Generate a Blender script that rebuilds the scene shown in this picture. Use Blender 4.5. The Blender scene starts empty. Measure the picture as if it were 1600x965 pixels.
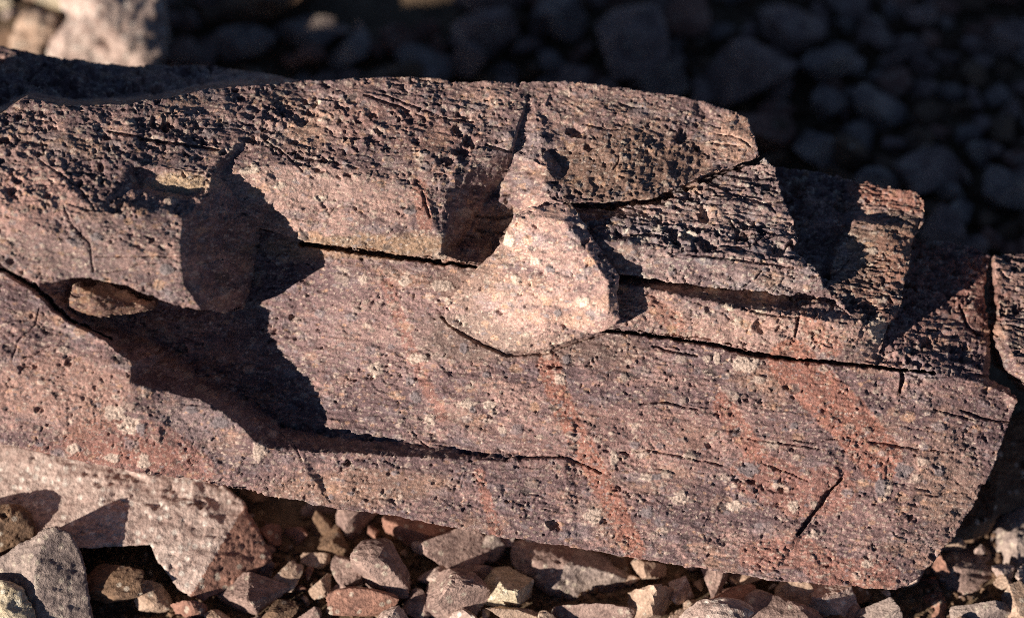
import bpy, bmesh, math, random
import numpy as np
from mathutils import Vector, Matrix, noise as mnoise
from mathutils.geometry import delaunay_2d_cdt

# ------------------------------------------------------------------ frame
# The boulder is modelled in its own frame: a along the slab, b up its leaning front,
# c out of the front.  Lengths are counted in units of 0.25 mm.
UNIT = 0.00025
PITCH = math.radians(55.0)
DIST = 4000.0                       # camera distance in units
CX, CY = 800.0, 482.5
GROUND_C = 442.0                    # ground lies at c = -GROUND_C - tan * b
AX = Vector((1, 0, 0))
BX = Vector((0, math.sin(PITCH), math.cos(PITCH)))
CXV = Vector((0, -math.cos(PITCH), math.sin(PITCH)))
ORG = Vector((0, 0, GROUND_C * math.sin(PITCH) * UNIT))
M3 = np.array([[1, 0, 0], [0, math.sin(PITCH), math.cos(PITCH)], [0, -math.cos(PITCH), math.sin(PITCH)]])
S_FROM = Vector((-0.78, -0.30, 0.55)).normalized()     # towards the sun, boulder frame

scene = bpy.context.scene
COL = scene.collection
rng = np.random.default_rng(7)
random.seed(11)

# ------------------------------------------------------------------ camera
cam_d = bpy.data.cameras.new('camera')
cam = bpy.data.objects.new('camera', cam_d)
COL.objects.link(cam)
cam.location = ORG + CXV * DIST * UNIT
cam.rotation_euler = (math.pi / 2 - PITCH, 0, 0)
cam_d.sensor_width = 36.0
cam_d.lens = 36.0 * DIST / 1600.0
cam_d.clip_start = 0.02
cam_d.clip_end = 500.0
cam_d.dof.use_dof = True
cam_d.dof.focus_distance = DIST * UNIT
cam_d.dof.aperture_fstop = 3.4
scene.camera = cam

# ------------------------------------------------------------------ light
sw = AX * S_FROM.x + BX * S_FROM.y + CXV * S_FROM.z
elev = math.asin(sw.z)
world = bpy.data.worlds.new('World')
scene.world = world
world.use_nodes = True
wn = world.node_tree
sky = wn.nodes.new('ShaderNodeTexSky')
sky.sky_type = 'NISHITA'
sky.sun_disc = False
sky.sun_elevation = elev
sky.sun_rotation = math.atan2(sw.x, sw.y)
sky.air_density = 0.45
sky.altitude = 2500
sky.dust_density = 0.3
bg = wn.nodes['Background']
bg.inputs['Strength'].default_value = 0.05
wn.links.new(sky.outputs[0], bg.inputs[0])
sun_d = bpy.data.lights.new('sun', 'SUN')
sun_d.energy = 5.0
sun_d.angle = math.radians(0.5)
sun_d.color = (1.0, 0.90, 0.78)
sun = bpy.data.objects.new('sun', sun_d)
COL.objects.link(sun)
sun.rotation_euler = sw.to_track_quat('Z', 'Y').to_euler()
sun.location = sw * 3
scene.view_settings.view_transform = 'Standard'
scene.view_settings.look = 'None'
scene.view_settings.exposure = 0.74
scene.view_settings.gamma = 1.0
scene.render.engine = 'CYCLES'
scene.cycles.use_denoising = False
scene.cycles.max_bounces = 4
scene.cycles.filter_width = 0.85
scene.render.film_transparent = False


# ------------------------------------------------------------------ helpers
def tag(o, label=None, cat=None, group=None, kind=None):
    if label: o['label'] = label
    if cat: o['category'] = cat
    if group: o['group'] = group
    if kind: o['kind'] = kind
    return o


def loc3(x, y, c):
    """photo-scale drawing coordinates with a distance out of the front -> boulder frame"""
    k = (DIST - c) / DIST
    return ((x - CX) * k, (CY - y) * k, c)


def to_world(p):
    p = np.asarray(p, dtype=np.float64)
    return p @ M3 * UNIT + np.array(ORG)


def ground_hit(x, y, h=0.0):
    """where the line of sight through a drawing coordinate meets height h (units) above the ground"""
    d0 = np.array([0, 0, DIST])
    d1 = np.array([x - CX, CY - y, 0.0])
    w0 = to_world(d0); w1 = to_world(d1)
    t = (h * UNIT - w0[2]) / (w1[2] - w0[2])
    return w0 + (w1 - w0) * t


_perm = np.random.default_rng(3).permutation(256).astype(np.int32)
_perm = np.concatenate([_perm, _perm, _perm])
_g = np.random.default_rng(4).normal(size=(256, 3)).astype(np.float32)
_g /= np.linalg.norm(_g, axis=1, keepdims=True)


def perlin(x, y, z):
    x = np.asarray(x, np.float32); y = np.asarray(y, np.float32); z = np.asarray(z, np.float32)
    xf = np.floor(x); yf = np.floor(y); zf = np.floor(z)
    X = xf.astype(np.int32) & 255; Y = yf.astype(np.int32) & 255; Z = zf.astype(np.int32) & 255
    x = x - xf; y = y - yf; z = z - zf
    u = x * x * x * (x * (x * 6 - 15) + 10); v = y * y * y * (y * (y * 6 - 15) + 10); w = z * z * z * (z * (z * 6 - 15) + 10)
    out = 0
    for i in (0, 1):
        wu = u if i else 1 - u
        pi = _perm[X + i]
        for j in (0, 1):
            wv = v if j else 1 - v
            pj = _perm[pi + Y + j]
            for k in (0, 1):
                ww = w if k else 1 - w
                g = _g[_perm[pj + Z + k] & 255]
                out = out + wu * wv * ww * (g[..., 0] * (x - i) + g[..., 1] * (y - j) + g[..., 2] * (z - k))
    return out * 1.5


def fbm(x, y, z, octaves=4, gain=0.5):
    a = 1.0; t = 0; n = 0
    for o in range(octaves):
        t = t + a * perlin(x * 2 ** o + 17.3 * o, y * 2 ** o + 9.1 * o, z * 2 ** o + 3.7 * o)
        n += a; a *= gain
    return t / n


def hash2(i, j, s):
    h = (i.astype(np.uint32) * np.uint32(374761393) + j.astype(np.uint32) * np.uint32(668265263) + np.uint32(s * 2654435761 % 4294967296))
    h = (h ^ (h >> np.uint32(13))) * np.uint32(1274126177)
    h = h ^ (h >> np.uint32(16))
    return (h & np.uint32(0xFFFFFF)).astype(np.float32) / 16777216.0


def worley(x, y, seed=0):
    """distance to the nearest feature point, second distance and a random number of the nearest cell"""
    xi = np.floor(x).astype(np.int64); yi = np.floor(y).astype(np.int64)
    f1 = np.full(x.shape, 9.0, np.float32); f2 = f1.copy(); rid = np.zeros(x.shape, np.float32)
    for i in (-1, 0, 1):
        for j in (-1, 0, 1):
            a = xi + i; b = yi + j
            px = a + hash2(a, b, seed * 3 + 1); py = b + hash2(a, b, seed * 3 + 2)
            d = np.sqrt((px - x) ** 2 + (py - y) ** 2).astype(np.float32)
            near = d < f1
            f2 = np.where(near, f1, np.minimum(f2, d))
            rid = np.where(near, hash2(a, b, seed * 3 + 3), rid)
            f1 = np.where(near, d, f1)
    return f1, f2, rid


def sstep(a, b, x):
    t = np.clip((x - a) / (b - a), 0, 1)
    return t * t * (3 - 2 * t)


def seg_dist(X, Y, line):
    """distance from points to a polyline, with the position 0..1 along it"""
    best = np.full(X.shape, 1e9, np.float32); pos = np.zeros(X.shape, np.float32)
    n = len(line) - 1
    for k in range(n):
        (x0, y0), (x1, y1) = line[k][:2], line[k + 1][:2]
        dx, dy = x1 - x0, y1 - y0
        t = np.clip(((X - x0) * dx + (Y - y0) * dy) / (dx * dx + dy * dy + 1e-9), 0, 1)
        d = np.hypot(X - x0 - t * dx, Y - y0 - t * dy)
        near = d < best
        best = np.where(near, d, best); pos = np.where(near, (k + t) / n, pos)
    return best, pos


def mesh_from(name, verts, quads, tris, mat, parent=None, smooth=True, cols=None):
    me = bpy.data.meshes.new(name)
    nv = len(verts); nq = len(quads); nt = len(tris)
    me.vertices.add(nv)
    me.vertices.foreach_set('co', np.asarray(verts, np.float32).ravel())
    loops = np.concatenate([np.asarray(quads, np.int32).ravel(), np.asarray(tris, np.int32).ravel()]).astype(np.int32)
    me.loops.add(len(loops))
    me.loops.foreach_set('vertex_index', loops)
    starts = np.concatenate([np.arange(nq) * 4, nq * 4 + np.arange(nt) * 3]).astype(np.int32)
    me.polygons.add(nq + nt)
    me.polygons.foreach_set('loop_start', starts)
    me.update(calc_edges=True)
    me.validate()
    me.polygons.foreach_set('use_smooth', np.full(len(me.polygons), smooth, dtype=bool))
    if cols is not None:
        at = me.attributes.new('mineral', 'FLOAT_COLOR', 'POINT')
        c4 = np.ones((nv, 4), np.float32); c4[:, :3] = cols
        at.data.foreach_set('color', c4.ravel())
    me.materials.append(mat)
    o = bpy.data.objects.new(name, me)
    COL.objects.link(o)
    if parent: o.parent = parent
    return o


# ------------------------------------------------------------------ materials
def nd(nt, t, **kw):
    n = nt.nodes.new(t)
    for k, v in kw.items(): setattr(n, k, v)
    return n


def mineral_material():
    """bedded volcanic breccia: the colour of every grain is stored with the mesh, finer grain comes from noise"""
    m = bpy.data.materials.new('breccia'); m.use_nodes = True
    nt = m.node_tree; L = nt.links.new
    p = nt.nodes['Principled BSDF']
    at = nd(nt, 'ShaderNodeAttribute', attribute_name='mineral')
    tc = nd(nt, 'ShaderNodeTexCoord')
    mp = nd(nt, 'ShaderNodeMapping'); mp.inputs['Scale'].default_value = (1 / UNIT,) * 3
    L(tc.outputs['Object'], mp.inputs[0])
    n1 = nd(nt, 'ShaderNodeTexNoise'); n1.inputs['Scale'].default_value = 0.33; n1.inputs['Detail'].default_value = 4; n1.inputs['Roughness'].default_value = 0.7
    L(mp.outputs[0], n1.inputs['Vector'])
    r = nd(nt, 'ShaderNodeMapRange'); r.inputs[1].default_value = 0.3; r.inputs[2].default_value = 0.7; r.inputs[3].default_value = 0.48; r.inputs[4].default_value = 1.55
    L(n1.outputs[0], r.inputs[0])
    mx = nd(nt, 'ShaderNodeVectorMath', operation='SCALE')
    L(at.outputs['Color'], mx.inputs[0]); L(r.outputs[0], mx.inputs['Scale'])
    L(mx.outputs[0], p.inputs['Base Color'])
    n2 = nd(nt, 'ShaderNodeTexNoise'); n2.inputs['Scale'].default_value = 0.22; n2.inputs['Detail'].default_value = 6; n2.inputs['Roughness'].default_value = 0.75
    L(mp.outputs[0], n2.inputs['Vector'])
    b = nd(nt, 'ShaderNodeBump'); b.inputs['Strength'].default_value = 0.9; b.inputs['Distance'].default_value = 2.4 * UNIT
    L(n2.outputs[0], b.inputs['Height'])
    L(b.outputs[0], p.inputs['Normal'])
    rr = nd(nt, 'ShaderNodeMapRange'); rr.inputs[3].default_value = 0.30; rr.inputs[4].default_value = 0.95
    L(n1.outputs[0], rr.inputs[0]); L(rr.outputs[0], p.inputs['Roughness'])
    p.inputs['Specular IOR Level'].default_value = 0.35
    return m


def stone_material(name, base, alt, pale=0.25, pale_col=(0.5, 0.42, 0.34), rough=0.9, scale=1.0):
    m = bpy.data.materials.new(name); m.use_nodes = True
    nt = m.node_tree; L = nt.links.new
    p = nt.nodes['Principled BSDF']
    tc = nd(nt, 'ShaderNodeTexCoord')
    oi = nd(nt, 'ShaderNodeObjectInfo')
    mp = nd(nt, 'ShaderNodeMapping'); mp.inputs['Scale'].default_value = (1 / UNIT / scale,) * 3
    off = nd(nt, 'ShaderNodeVectorMath', operation='ADD')
    sc = nd(nt, 'ShaderNodeMath', operation='MULTIPLY'); sc.inputs[1].default_value = 900.0
    L(oi.outputs['Random'], sc.inputs[0])
    L(tc.outputs['Object'], mp.inputs[0]); L(mp.outputs[0], off.inputs[0]); L(sc.outputs[0], off.inputs[1])
    n1 = nd(nt, 'ShaderNodeTexNoise'); n1.inputs['Scale'].default_value = 0.03; n1.inputs['Detail'].default_value = 6; n1.inputs['Roughness'].default_value = 0.65
    L(off.outputs[0], n1.inputs['Vector'])
    cr = nd(nt, 'ShaderNodeValToRGB')
    e = cr.color_ramp.elements
    e[0].position = 0.36; e[0].color = (*alt, 1); e[1].position = 0.62; e[1].color = (*base, 1)
    L(n1.outputs[0], cr.inputs[0])
    v = nd(nt, 'ShaderNodeTexVoronoi'); v.inputs['Scale'].default_value = 0.085
    L(off.outputs[0], v.inputs['Vector'])
    sep = nd(nt, 'ShaderNodeSeparateColor'); L(v.outputs['Color'], sep.inputs[0])
    lt = nd(nt, 'ShaderNodeMath', operation='LESS_THAN'); lt.inputs[1].default_value = pale
    L(sep.outputs[0], lt.inputs[0])
    dr = nd(nt, 'ShaderNodeMapRange'); dr.inputs[1].default_value = 0.25; dr.inputs[2].default_value = 0.5; dr.inputs[3].default_value = 0.85; dr.inputs[4].default_value = 0.0
    L(v.outputs['Distance'], dr.inputs[0])
    mu = nd(nt, 'ShaderNodeMath', operation='MULTIPLY'); L(lt.outputs[0], mu.inputs[0]); L(dr.outputs[0], mu.inputs[1])
    mix = nd(nt, 'ShaderNodeMix', data_type='RGBA'); L(mu.outputs[0], mix.inputs['Factor']); L(cr.outputs[0], mix.inputs['A'])
    mix.inputs['B'].default_value = (*pale_col, 1)
    n3 = nd(nt, 'ShaderNodeTexNoise'); n3.inputs['Scale'].default_value = 0.16; n3.inputs['Detail'].default_value = 4; n3.inputs['Roughness'].default_value = 0.7
    L(off.outputs[0], n3.inputs['Vector'])
    r = nd(nt, 'ShaderNodeMapRange'); r.inputs[1].default_value = 0.3; r.inputs[2].default_value = 0.7; r.inputs[3].default_value = 0.55; r.inputs[4].default_value = 1.4
    L(n3.outputs[0], r.inputs[0])
    mx = nd(nt, 'ShaderNodeVectorMath', operation='SCALE'); L(mix.outputs['Result'], mx.inputs[0]); L(r.outputs[0], mx.inputs['Scale'])
    L(mx.outputs[0], p.inputs['Base Color'])
    b = nd(nt, 'ShaderNodeBump'); b.inputs['Strength'].default_value = 0.8; b.inputs['Distance'].default_value = 5 * UNIT
    L(n3.outputs[0], b.inputs['Height']); L(b.outputs[0], p.inputs['Normal'])
    p.inputs['Roughness'].default_value = rough
    p.inputs['Specular IOR Level'].default_value = 0.3
    return m


BRECCIA = mineral_material()
MAT = {
    'pale pink': stone_material('pale_pink_stone', (0.55, 0.425, 0.37), (0.36, 0.25, 0.215), 0.40, (0.70, 0.62, 0.55)),
    'reddish': stone_material('reddish_stone', (0.36, 0.19, 0.14), (0.21, 0.11, 0.085), 0.18),
    'mauve': stone_material('mauve_stone', (0.39, 0.27, 0.23), (0.19, 0.125, 0.11), 0.22),
    'grey': stone_material('grey_stone', (0.38, 0.295, 0.255), (0.19, 0.145, 0.135), 0.25),
    'tan': stone_material('tan_stone', (0.50, 0.36, 0.275), (0.30, 0.20, 0.145), 0.2),
    'cream': stone_material('cream_stone', (0.62, 0.52, 0.38), (0.46, 0.37, 0.25), 0.2, (0.7, 0.64, 0.52)),
    'brown': stone_material('brown_stone', (0.22, 0.135, 0.085), (0.13, 0.08, 0.055), 0.1),
}
DIRT = stone_material('dirt', (0.22, 0.15, 0.095), (0.12, 0.08, 0.05), 0.2, (0.36, 0.27, 0.18))


# ------------------------------------------------------------------ ground
def build_ground():
    xs = np.concatenate([-np.geomspace(60, 0.9, 26), np.linspace(-0.8, 0.8, 161), np.geomspace(0.9, 60, 26)])
    X, Y = np.meshgrid(xs, xs)
    z = 0.010 * fbm(X / 0.12, Y / 0.12, X * 0, 4) + 0.004 * fbm(X / 0.02, Y / 0.02, X * 0, 3)
    far = np.hypot(X, Y)
    z = z * np.clip(1.5 - far * 0.2, 0.3, 1) - 0.004
    n = len(xs)
    idx = np.arange(n * n).reshape(n, n)
    q = np.stack([idx[:-1, :-1], idx[:-1, 1:], idx[1:, 1:], idx[1:, :-1]], -1).reshape(-1, 4)
    o = mesh_from('ground', np.stack([X, Y, z], -1).reshape(-1, 3), q, np.zeros((0, 3), int), DIRT)
    tag(o, kind='structure')
    return o


build_ground()

# ------------------------------------------------------------------ rock colours
P_ = np.array([0.375, 0.250, 0.220]); Q_ = np.array([0.150, 0.100, 0.105]); T_ = np.array([0.41, 0.265, 0.180])
S_ = np.array([0.25, 0.215, 0.228]); R_ = np.array([0.325, 0.155, 0.115]); W_ = np.array([0.60, 0.51, 0.43]); G_ = np.array([0.23, 0.205, 0.215])
D_ = np.array([0.055, 0.046, 0.045]); Y_ = np.array([0.40, 0.29, 0.15])

VEINS = [([(856, 566), (866, 595), (885, 650), (915, 705), (935, 745), (965, 800), (992, 862)], 17, 1.0),
         ([(1235, 565), (1290, 620), (1330, 660), (1375, 715)], 36, 0.95),
         ([(748, 740), (775, 830)], 9, 0.8), ([(1130, 630), (1150, 665), (1180, 705)], 17, 0.8),
         ([(1180, 740), (1250, 770), (1300, 765)], 38, 0.6), ([(600, 430), (640, 545), (690, 650)], 9, 0.6),
         ([(1180, 870), (1250, 860), (1300, 895), (1380, 900)], 26, 0.7), ([(1345, 290), (1400, 305), (1440, 310)], 22, 0.9),
         ([(1010, 470), (1060, 510)], 14, 0.6), ([(1260, 500), (1300, 545)], 15, 0.7), ([(655, 290), (665, 350)], 12, 0.7),
         ([(130, 690), (240, 690), (300, 735)], 34, 0.55), ([(1400, 400), (1540, 470)], 40, 0.35), ([(560, 190), (720, 215)], 30, 0.2)]
# colour patches, stains and fresh breaks among them: x, y, half-length, half-height, colour, strength
PATCHES = [(50, 320, 90, 75, (0.47, 0.29, 0.25), 0.7), (90, 610, 130, 70, (0.45, 0.285, 0.225), 0.6), (460, 290, 150, 36, (0.46, 0.32, 0.28), 0.6),
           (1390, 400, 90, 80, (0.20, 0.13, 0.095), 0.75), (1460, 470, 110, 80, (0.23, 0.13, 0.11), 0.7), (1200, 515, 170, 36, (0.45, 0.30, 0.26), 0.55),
           (985, 262, 140, 62, (0.21, 0.135, 0.105), 0.9), (1150, 215, 34, 50, (0.45, 0.29, 0.22), 0.75), (120, 390, 160, 60, (0.21, 0.15, 0.15), 0.6), (550, 385, 180, 22, (0.33, 0.23, 0.14), 0.6),  # first: brown break, painted darker as a face turned from the sun
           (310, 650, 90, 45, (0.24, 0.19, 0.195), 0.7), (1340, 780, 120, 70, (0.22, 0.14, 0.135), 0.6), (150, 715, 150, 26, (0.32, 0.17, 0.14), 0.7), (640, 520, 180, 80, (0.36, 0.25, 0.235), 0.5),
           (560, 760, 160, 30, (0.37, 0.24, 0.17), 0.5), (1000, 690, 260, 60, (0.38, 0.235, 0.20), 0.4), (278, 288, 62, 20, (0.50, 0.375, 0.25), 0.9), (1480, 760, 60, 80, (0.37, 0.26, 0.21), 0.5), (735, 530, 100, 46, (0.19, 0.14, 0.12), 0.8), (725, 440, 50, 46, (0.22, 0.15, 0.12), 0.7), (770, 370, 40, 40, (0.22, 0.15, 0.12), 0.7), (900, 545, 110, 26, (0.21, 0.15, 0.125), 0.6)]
# big pale grains: x, y, half-length, half-height
GRAINS = [(1166, 567, 24, 15), (178, 645, 18, 12), (203, 664, 20, 12), (405, 706, 12, 18), (928, 806, 16, 14), (1062, 778, 14, 9),
          (910, 471, 11, 9), (795, 375, 9, 10), (838, 408, 8, 6), (630, 440, 11, 8), (568, 435, 9, 7), (690, 445, 18, 10),
          (587, 577, 12, 12), (652, 560, 16, 9), (730, 630, 18, 7), (765, 632, 12, 8), (672, 655, 8, 10), (875, 592, 9, 11), (785, 672, 7, 6),
          (115, 700, 10, 9), (175, 715, 12, 7), (225, 720, 12, 12), (1010, 745, 10, 7), (1150, 790, 14, 10), (390, 265, 16, 8), (440, 290, 10, 6),
          (1075, 365, 14, 9), (1190, 485, 9, 8), (1140, 480, 8, 7), (1120, 560, 6, 12), (500, 310, 12, 5), (1105, 560, 8, 6), (960, 715, 7, 14),
          (1370, 515, 14, 22), (1240, 790, 9, 11), (1385, 760, 8, 14), (1355, 880, 9, 7), (700, 470, 6, 6)]
GREYS = [(725, 543, 7, 10), (1170, 733, 18, 11), (1240, 665, 8, 6), (740, 640, 6, 6), (640, 595, 8, 7), (1375, 760, 9, 16), (1412, 735, 14, 12),
         (650, 620, 9, 8), (885, 560, 7, 8), (760, 585, 6, 6), (1025, 745, 9, 6), (860, 420, 8, 6), (872, 488, 6, 8), (1465, 735, 8, 8),
         (220, 670, 8, 10), (300, 640, 10, 8), (345, 660, 16, 10), (1010, 800, 12, 9), (640, 330, 10, 6), (150, 370, 10, 7), (260, 420, 14, 9)]


def smudge(X, Y, c, base=0.5, clasts=1.0):
    """colour of the rock from noise: pink ground mass, purple and rusty clouds, red veins, pale and dark grains, white specks as painted glints"""
    n = X.shape
    th = math.radians(8)
    s = X * math.cos(th) + Y * math.sin(th); t = -X * math.sin(th) + Y * math.cos(th)
    a = fbm(s / 150, t / 60, c / 80 + 3.1, 4)
    b = fbm(s / 60 + 5, t / 22, c / 40 + 9.7, 4)
    f = fbm(s / 14 + 5, t / 6, c / 10 + 1.7, 3)
    k = sstep(-0.25, 0.35, a * 0.6 + b * 0.55 + f * 0.35 + base - 0.5)
    col = P_[None] * k[:, None] + Q_[None] * (1 - k[:, None])
    g = fbm(s / 7 + 3, t / 4.5, c / 6 + 2.2, 3, 0.65)
    col *= np.clip(1 + 0.55 * g + 0.35 * f, 0.4, 1.7)[:, None]
    r = sstep(0.05, 0.45, fbm(s / 110 + 31, t / 45 + 7, c / 60, 4) + 0.25 * f)
    col = col * (1 - 0.45 * r[:, None]) + T_[None] * 0.45 * r[:, None]
    sv = sstep(0.08, 0.42, fbm(s / 70 + 61, t / 26 + 17, c / 50, 4) + 0.3 * f)[:, None]
    col = col * (1 - 0.6 * sv) + S_[None] * 0.6 * sv * (1 + 0.4 * g[:, None])
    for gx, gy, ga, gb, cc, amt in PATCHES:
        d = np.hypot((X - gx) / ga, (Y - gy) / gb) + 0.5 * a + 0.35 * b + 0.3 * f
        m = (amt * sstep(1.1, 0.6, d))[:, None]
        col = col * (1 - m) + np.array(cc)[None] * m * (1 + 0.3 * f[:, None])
    wx = X + 5 * fbm(X / 25, Y / 25, c * 0 + 4, 3) + 3 * perlin(X / 5, Y / 5, c * 0); wy = Y + 6 * fbm(X / 25 + 40, Y / 25, c * 0, 3)
    for line, w, amt in VEINS:
        x0 = min(p[0] for p in line) - w - 20; x1 = max(p[0] for p in line) + w + 20
        y0 = min(p[1] for p in line) - w - 20; y1 = max(p[1] for p in line) + w + 20
        sel = np.nonzero((X > x0) & (X < x1) & (Y > y0) & (Y < y1))[0]
        if len(sel) == 0: continue
        d, _ = seg_dist(wx[sel], wy[sel], line)
        m = amt * sstep(w + 2.5, w - 2.5, d) * (0.85 + 0.35 * perlin(X[sel] / 12, Y[sel] / 9, c[sel] * 0))
        m = np.clip(m, 0, 1)[:, None]
        col[sel] = col[sel] * (1 - m) + R_[None] * m * (1 + 0.35 * f[sel][:, None])
    bump = np.zeros(n, np.float32)
    for size, seed, part, colours in ((22, 1, 0.13, 0), (11, 2, 0.20, 0), (6, 5, 0.34, 0), (3.4, 7, 0.16, 1)):
        f1, f2, rid = worley((s + 3 * perlin(X / 7, Y / 7, c * 0)) / (size * 1.25), t / (size * 0.85), seed)
        rad = 0.24 + 0.22 * ((rid * 37) % 1)
        m = sstep(rad + 0.10, rad - 0.10, f1 + 0.26 * fbm(X / size * 1.6, Y / size * 1.6, c / size + 2, 3)) * (rid < part * clasts)
        tone = (rid * 91.7) % 1; vis = 0.35 + 0.5 * ((rid * 171.3) % 1)
        if colours: tone = tone * 0.3; vis = 0.5 + vis * 0.5  # finest white specks paint in the glint of mineral flakes
        cc = np.where((tone < 0.36)[:, None], W_[None] * (0.5 + 0.5 * ((rid * 53) % 1))[:, None],
                      np.where((tone < 0.60)[:, None], G_[None], np.where((tone < 0.8)[:, None], D_[None] * 1.5, T_[None] * 1.1)))
        amt = (vis * m)[:, None]
        col = col * (1 - amt) + cc * amt
        bump += m * size * (0.08 * (tone < 0.5) - 0.10 * ((tone > 0.6) & (tone < 0.8)))
    for lst, cc in ((GRAINS, W_), (GREYS, G_)):
        for gx, gy, ga, gb in lst:
            sel = np.nonzero((np.abs(X - gx) < ga * 2) & (np.abs(Y - gy) < gb * 2))[0]
            if len(sel) == 0: continue
            d = np.hypot((X[sel] - gx) / ga, (Y[sel] - gy) / gb) + 0.95 * fbm(X[sel] / 11, Y[sel] / 8, c[sel] * 0, 4, 0.65)
            m = sstep(1.08, 0.8, d)
            v = (0.85 + 0.5 * fbm(X[sel] / 5, Y[sel] / 5, c[sel] * 0 + 8, 2))[:, None]
            col[sel] = col[sel] * (1 - 0.9 * m[:, None]) + cc[None] * v * 0.9 * m[:, None]
            bump[sel] += 1.6 * m
    return col, bump


# ------------------------------------------------------------------ relief builder
RNDCR = np.random.default_rng(21)


def relief(name, outline, lines=(), pts=(), step=1.45, back=-120, mat=BRECCIA, parent=None, origin=(0, 0, 0), cracks=(),
           rough=1.0, pit=1.0, streak=1.0, edge=2.2, tone=0.5, tint=(1, 1, 1), taper=0.9, auto_cracks=0, coloured=True, warp=2.6, lump=1.0, soft=0, clasts=1.0, beds=1.0, second=None, fresh=()):
    P, E = [], []

    def add(seq, closed):
        i0 = len(P)
        for (x, y, c) in seq: P.append(loc3(x, y, c))
        n = len(seq)
        for k in range(n if closed else n - 1): E.append((i0 + k, i0 + (k + 1) % n))
    add(outline, True)
    for l in lines: add(l, False)
    for p in pts: P.append(loc3(*p))
    P = np.array(P, float)
    vs, es, fs, ov, _, _ = delaunay_2d_cdt([Vector((p[0], p[1])) for p in P], E, [], 0, 1e-4)
    cz = []
    for i, v in enumerate(vs):
        if ov[i]: cz.append(P[ov[i][0], 2])
        else:
            d = np.hypot(P[:, 0] - v[0], P[:, 1] - v[1]); j = np.argsort(d)[:2]
            cz.append((P[j[0], 2] * d[j[1]] + P[j[1], 2] * d[j[0]]) / (d[j].sum() + 1e-9))
    V = np.array([(v[0], v[1]) for v in vs]); cz = np.array(cz)
    # base heights on a 1-unit raster
    pad = 14
    ax0, ay0 = np.floor(V.min(0)) - pad; ax1, ay1 = np.ceil(V.max(0)) + pad
    W = int(ax1 - ax0) + 1; H = int(ay1 - ay0) + 1
    R = np.full((H, W), np.nan, np.float32)
    for f in fs:
        for k in range(1, len(f) - 1):
            ia, ib, ic = f[0], f[k], f[k + 1]
            A, B, C = V[ia], V[ib], V[ic]
            x0 = int(max(0, math.floor(min(A[0], B[0], C[0]) - ax0))); x1 = int(min(W - 1, math.ceil(max(A[0], B[0], C[0]) - ax0)))
            y0 = int(max(0, math.floor(min(A[1], B[1], C[1]) - ay0))); y1 = int(min(H - 1, math.ceil(max(A[1], B[1], C[1]) - ay0)))
            gx, gy = np.meshgrid(np.arange(x0, x1 + 1) + ax0, np.arange(y0, y1 + 1) + ay0)
            den = (B[1] - C[1]) * (A[0] - C[0]) + (C[0] - B[0]) * (A[1] - C[1])
            if abs(den) < 1e-9: continue
            l1 = ((B[1] - C[1]) * (gx - C[0]) + (C[0] - B[0]) * (gy - C[1])) / den
            l2 = ((C[1] - A[1]) * (gx - C[0]) + (A[0] - C[0]) * (gy - C[1])) / den
            l3 = 1 - l1 - l2
            ins = (l1 > -1e-6) & (l2 > -1e-6) & (l3 > -1e-6)
            sub = R[y0:y1 + 1, x0:x1 + 1]
            sub[ins] = (l1 * cz[ia] + l2 * cz[ib] + l3 * cz[ic])[ins]
    for _ in range(pad + 4):          # grow outwards past the hull
        bad = np.isnan(R)
        if not bad.any(): break
        acc = np.zeros_like(R); cnt = np.zeros_like(R)
        for sh in ((0, 1), (0, -1), (1, 0), (-1, 0)):
            S = np.roll(R, sh, (0, 1)); g = ~np.isnan(S)
            acc[g] += S[g]; cnt[g] += 1
        ok = bad & (cnt > 0)
        R[ok] = acc[ok] / cnt[ok]
    R[np.isnan(R)] = np.nanmean(R)
    for _ in range(soft):
        for ax in (0, 1):
            R = (np.roll(R, 1, ax) + 2 * R + np.roll(R, -1, ax)) / 4
    # ragged outline
    O = np.array([loc3(*p)[:2] for p in outline])
    dense = []
    for k in range(len(O)):
        a, b = O[k], O[(k + 1) % len(O)]
        n = max(1, int(np.hypot(*(b - a)) / 0.8))
        dense.append(a + (b - a) * (np.arange(n) / n)[:, None])
    dense = np.concatenate(dense)
    zz = np.full(len(dense), 7.7)
    jit = np.stack([fbm(dense[:, 0] / 22, dense[:, 1] / 22, zz, 5, 0.6), fbm(dense[:, 0] / 22 + 50, dense[:, 1] / 22, zz, 5, 0.6)], -1)
    dense = dense + jit * edge * 2.0
    # grid, coarser outside the picture
    def axis(lo, hi, cut0, cut1):
        out = []
        lo0 = max(lo, cut0); hi0 = min(hi, cut1)
        if lo < cut0: out.append(np.arange(lo, cut0, 7.0))
        if hi0 > lo0: out.append(np.arange(lo0, hi0 + step, step))
        if hi > cut1: out.append(np.arange(max(cut1 + 7, lo), hi + 7, 7.0))
        return np.concatenate(out)
    gx = axis(dense[:, 0].min() - 2, dense[:, 0].max() + 2, -830, 830)
    gy = axis(dense[:, 1].min() - 2, dense[:, 1].max() + 2, -500, 500)
    nx, ny = len(gx), len(gy)
    inside = np.zeros((ny, nx), bool)
    D2 = np.roll(dense, -1, 0)
    for j in range(ny):
        y = gy[j]
        cr = (dense[:, 1] <= y) != (D2[:, 1] <= y)
        if not cr.any(): continue
        xs = np.sort(dense[cr, 0] + (y - dense[cr, 1]) / (D2[cr, 1] - dense[cr, 1]) * (D2[cr, 0] - dense[cr, 0]))
        for k in range(0, len(xs) - 1, 2):
            inside[j, np.searchsorted(gx, xs[k]):np.searchsorted(gx, xs[k + 1])] = True
    # faces: every cell whose four corners are inside, drop loose corners
    cell = inside[:-1, :-1] & inside[1:, :-1] & inside[:-1, 1:] & inside[1:, 1:]
    used = np.zeros_like(inside)
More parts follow.
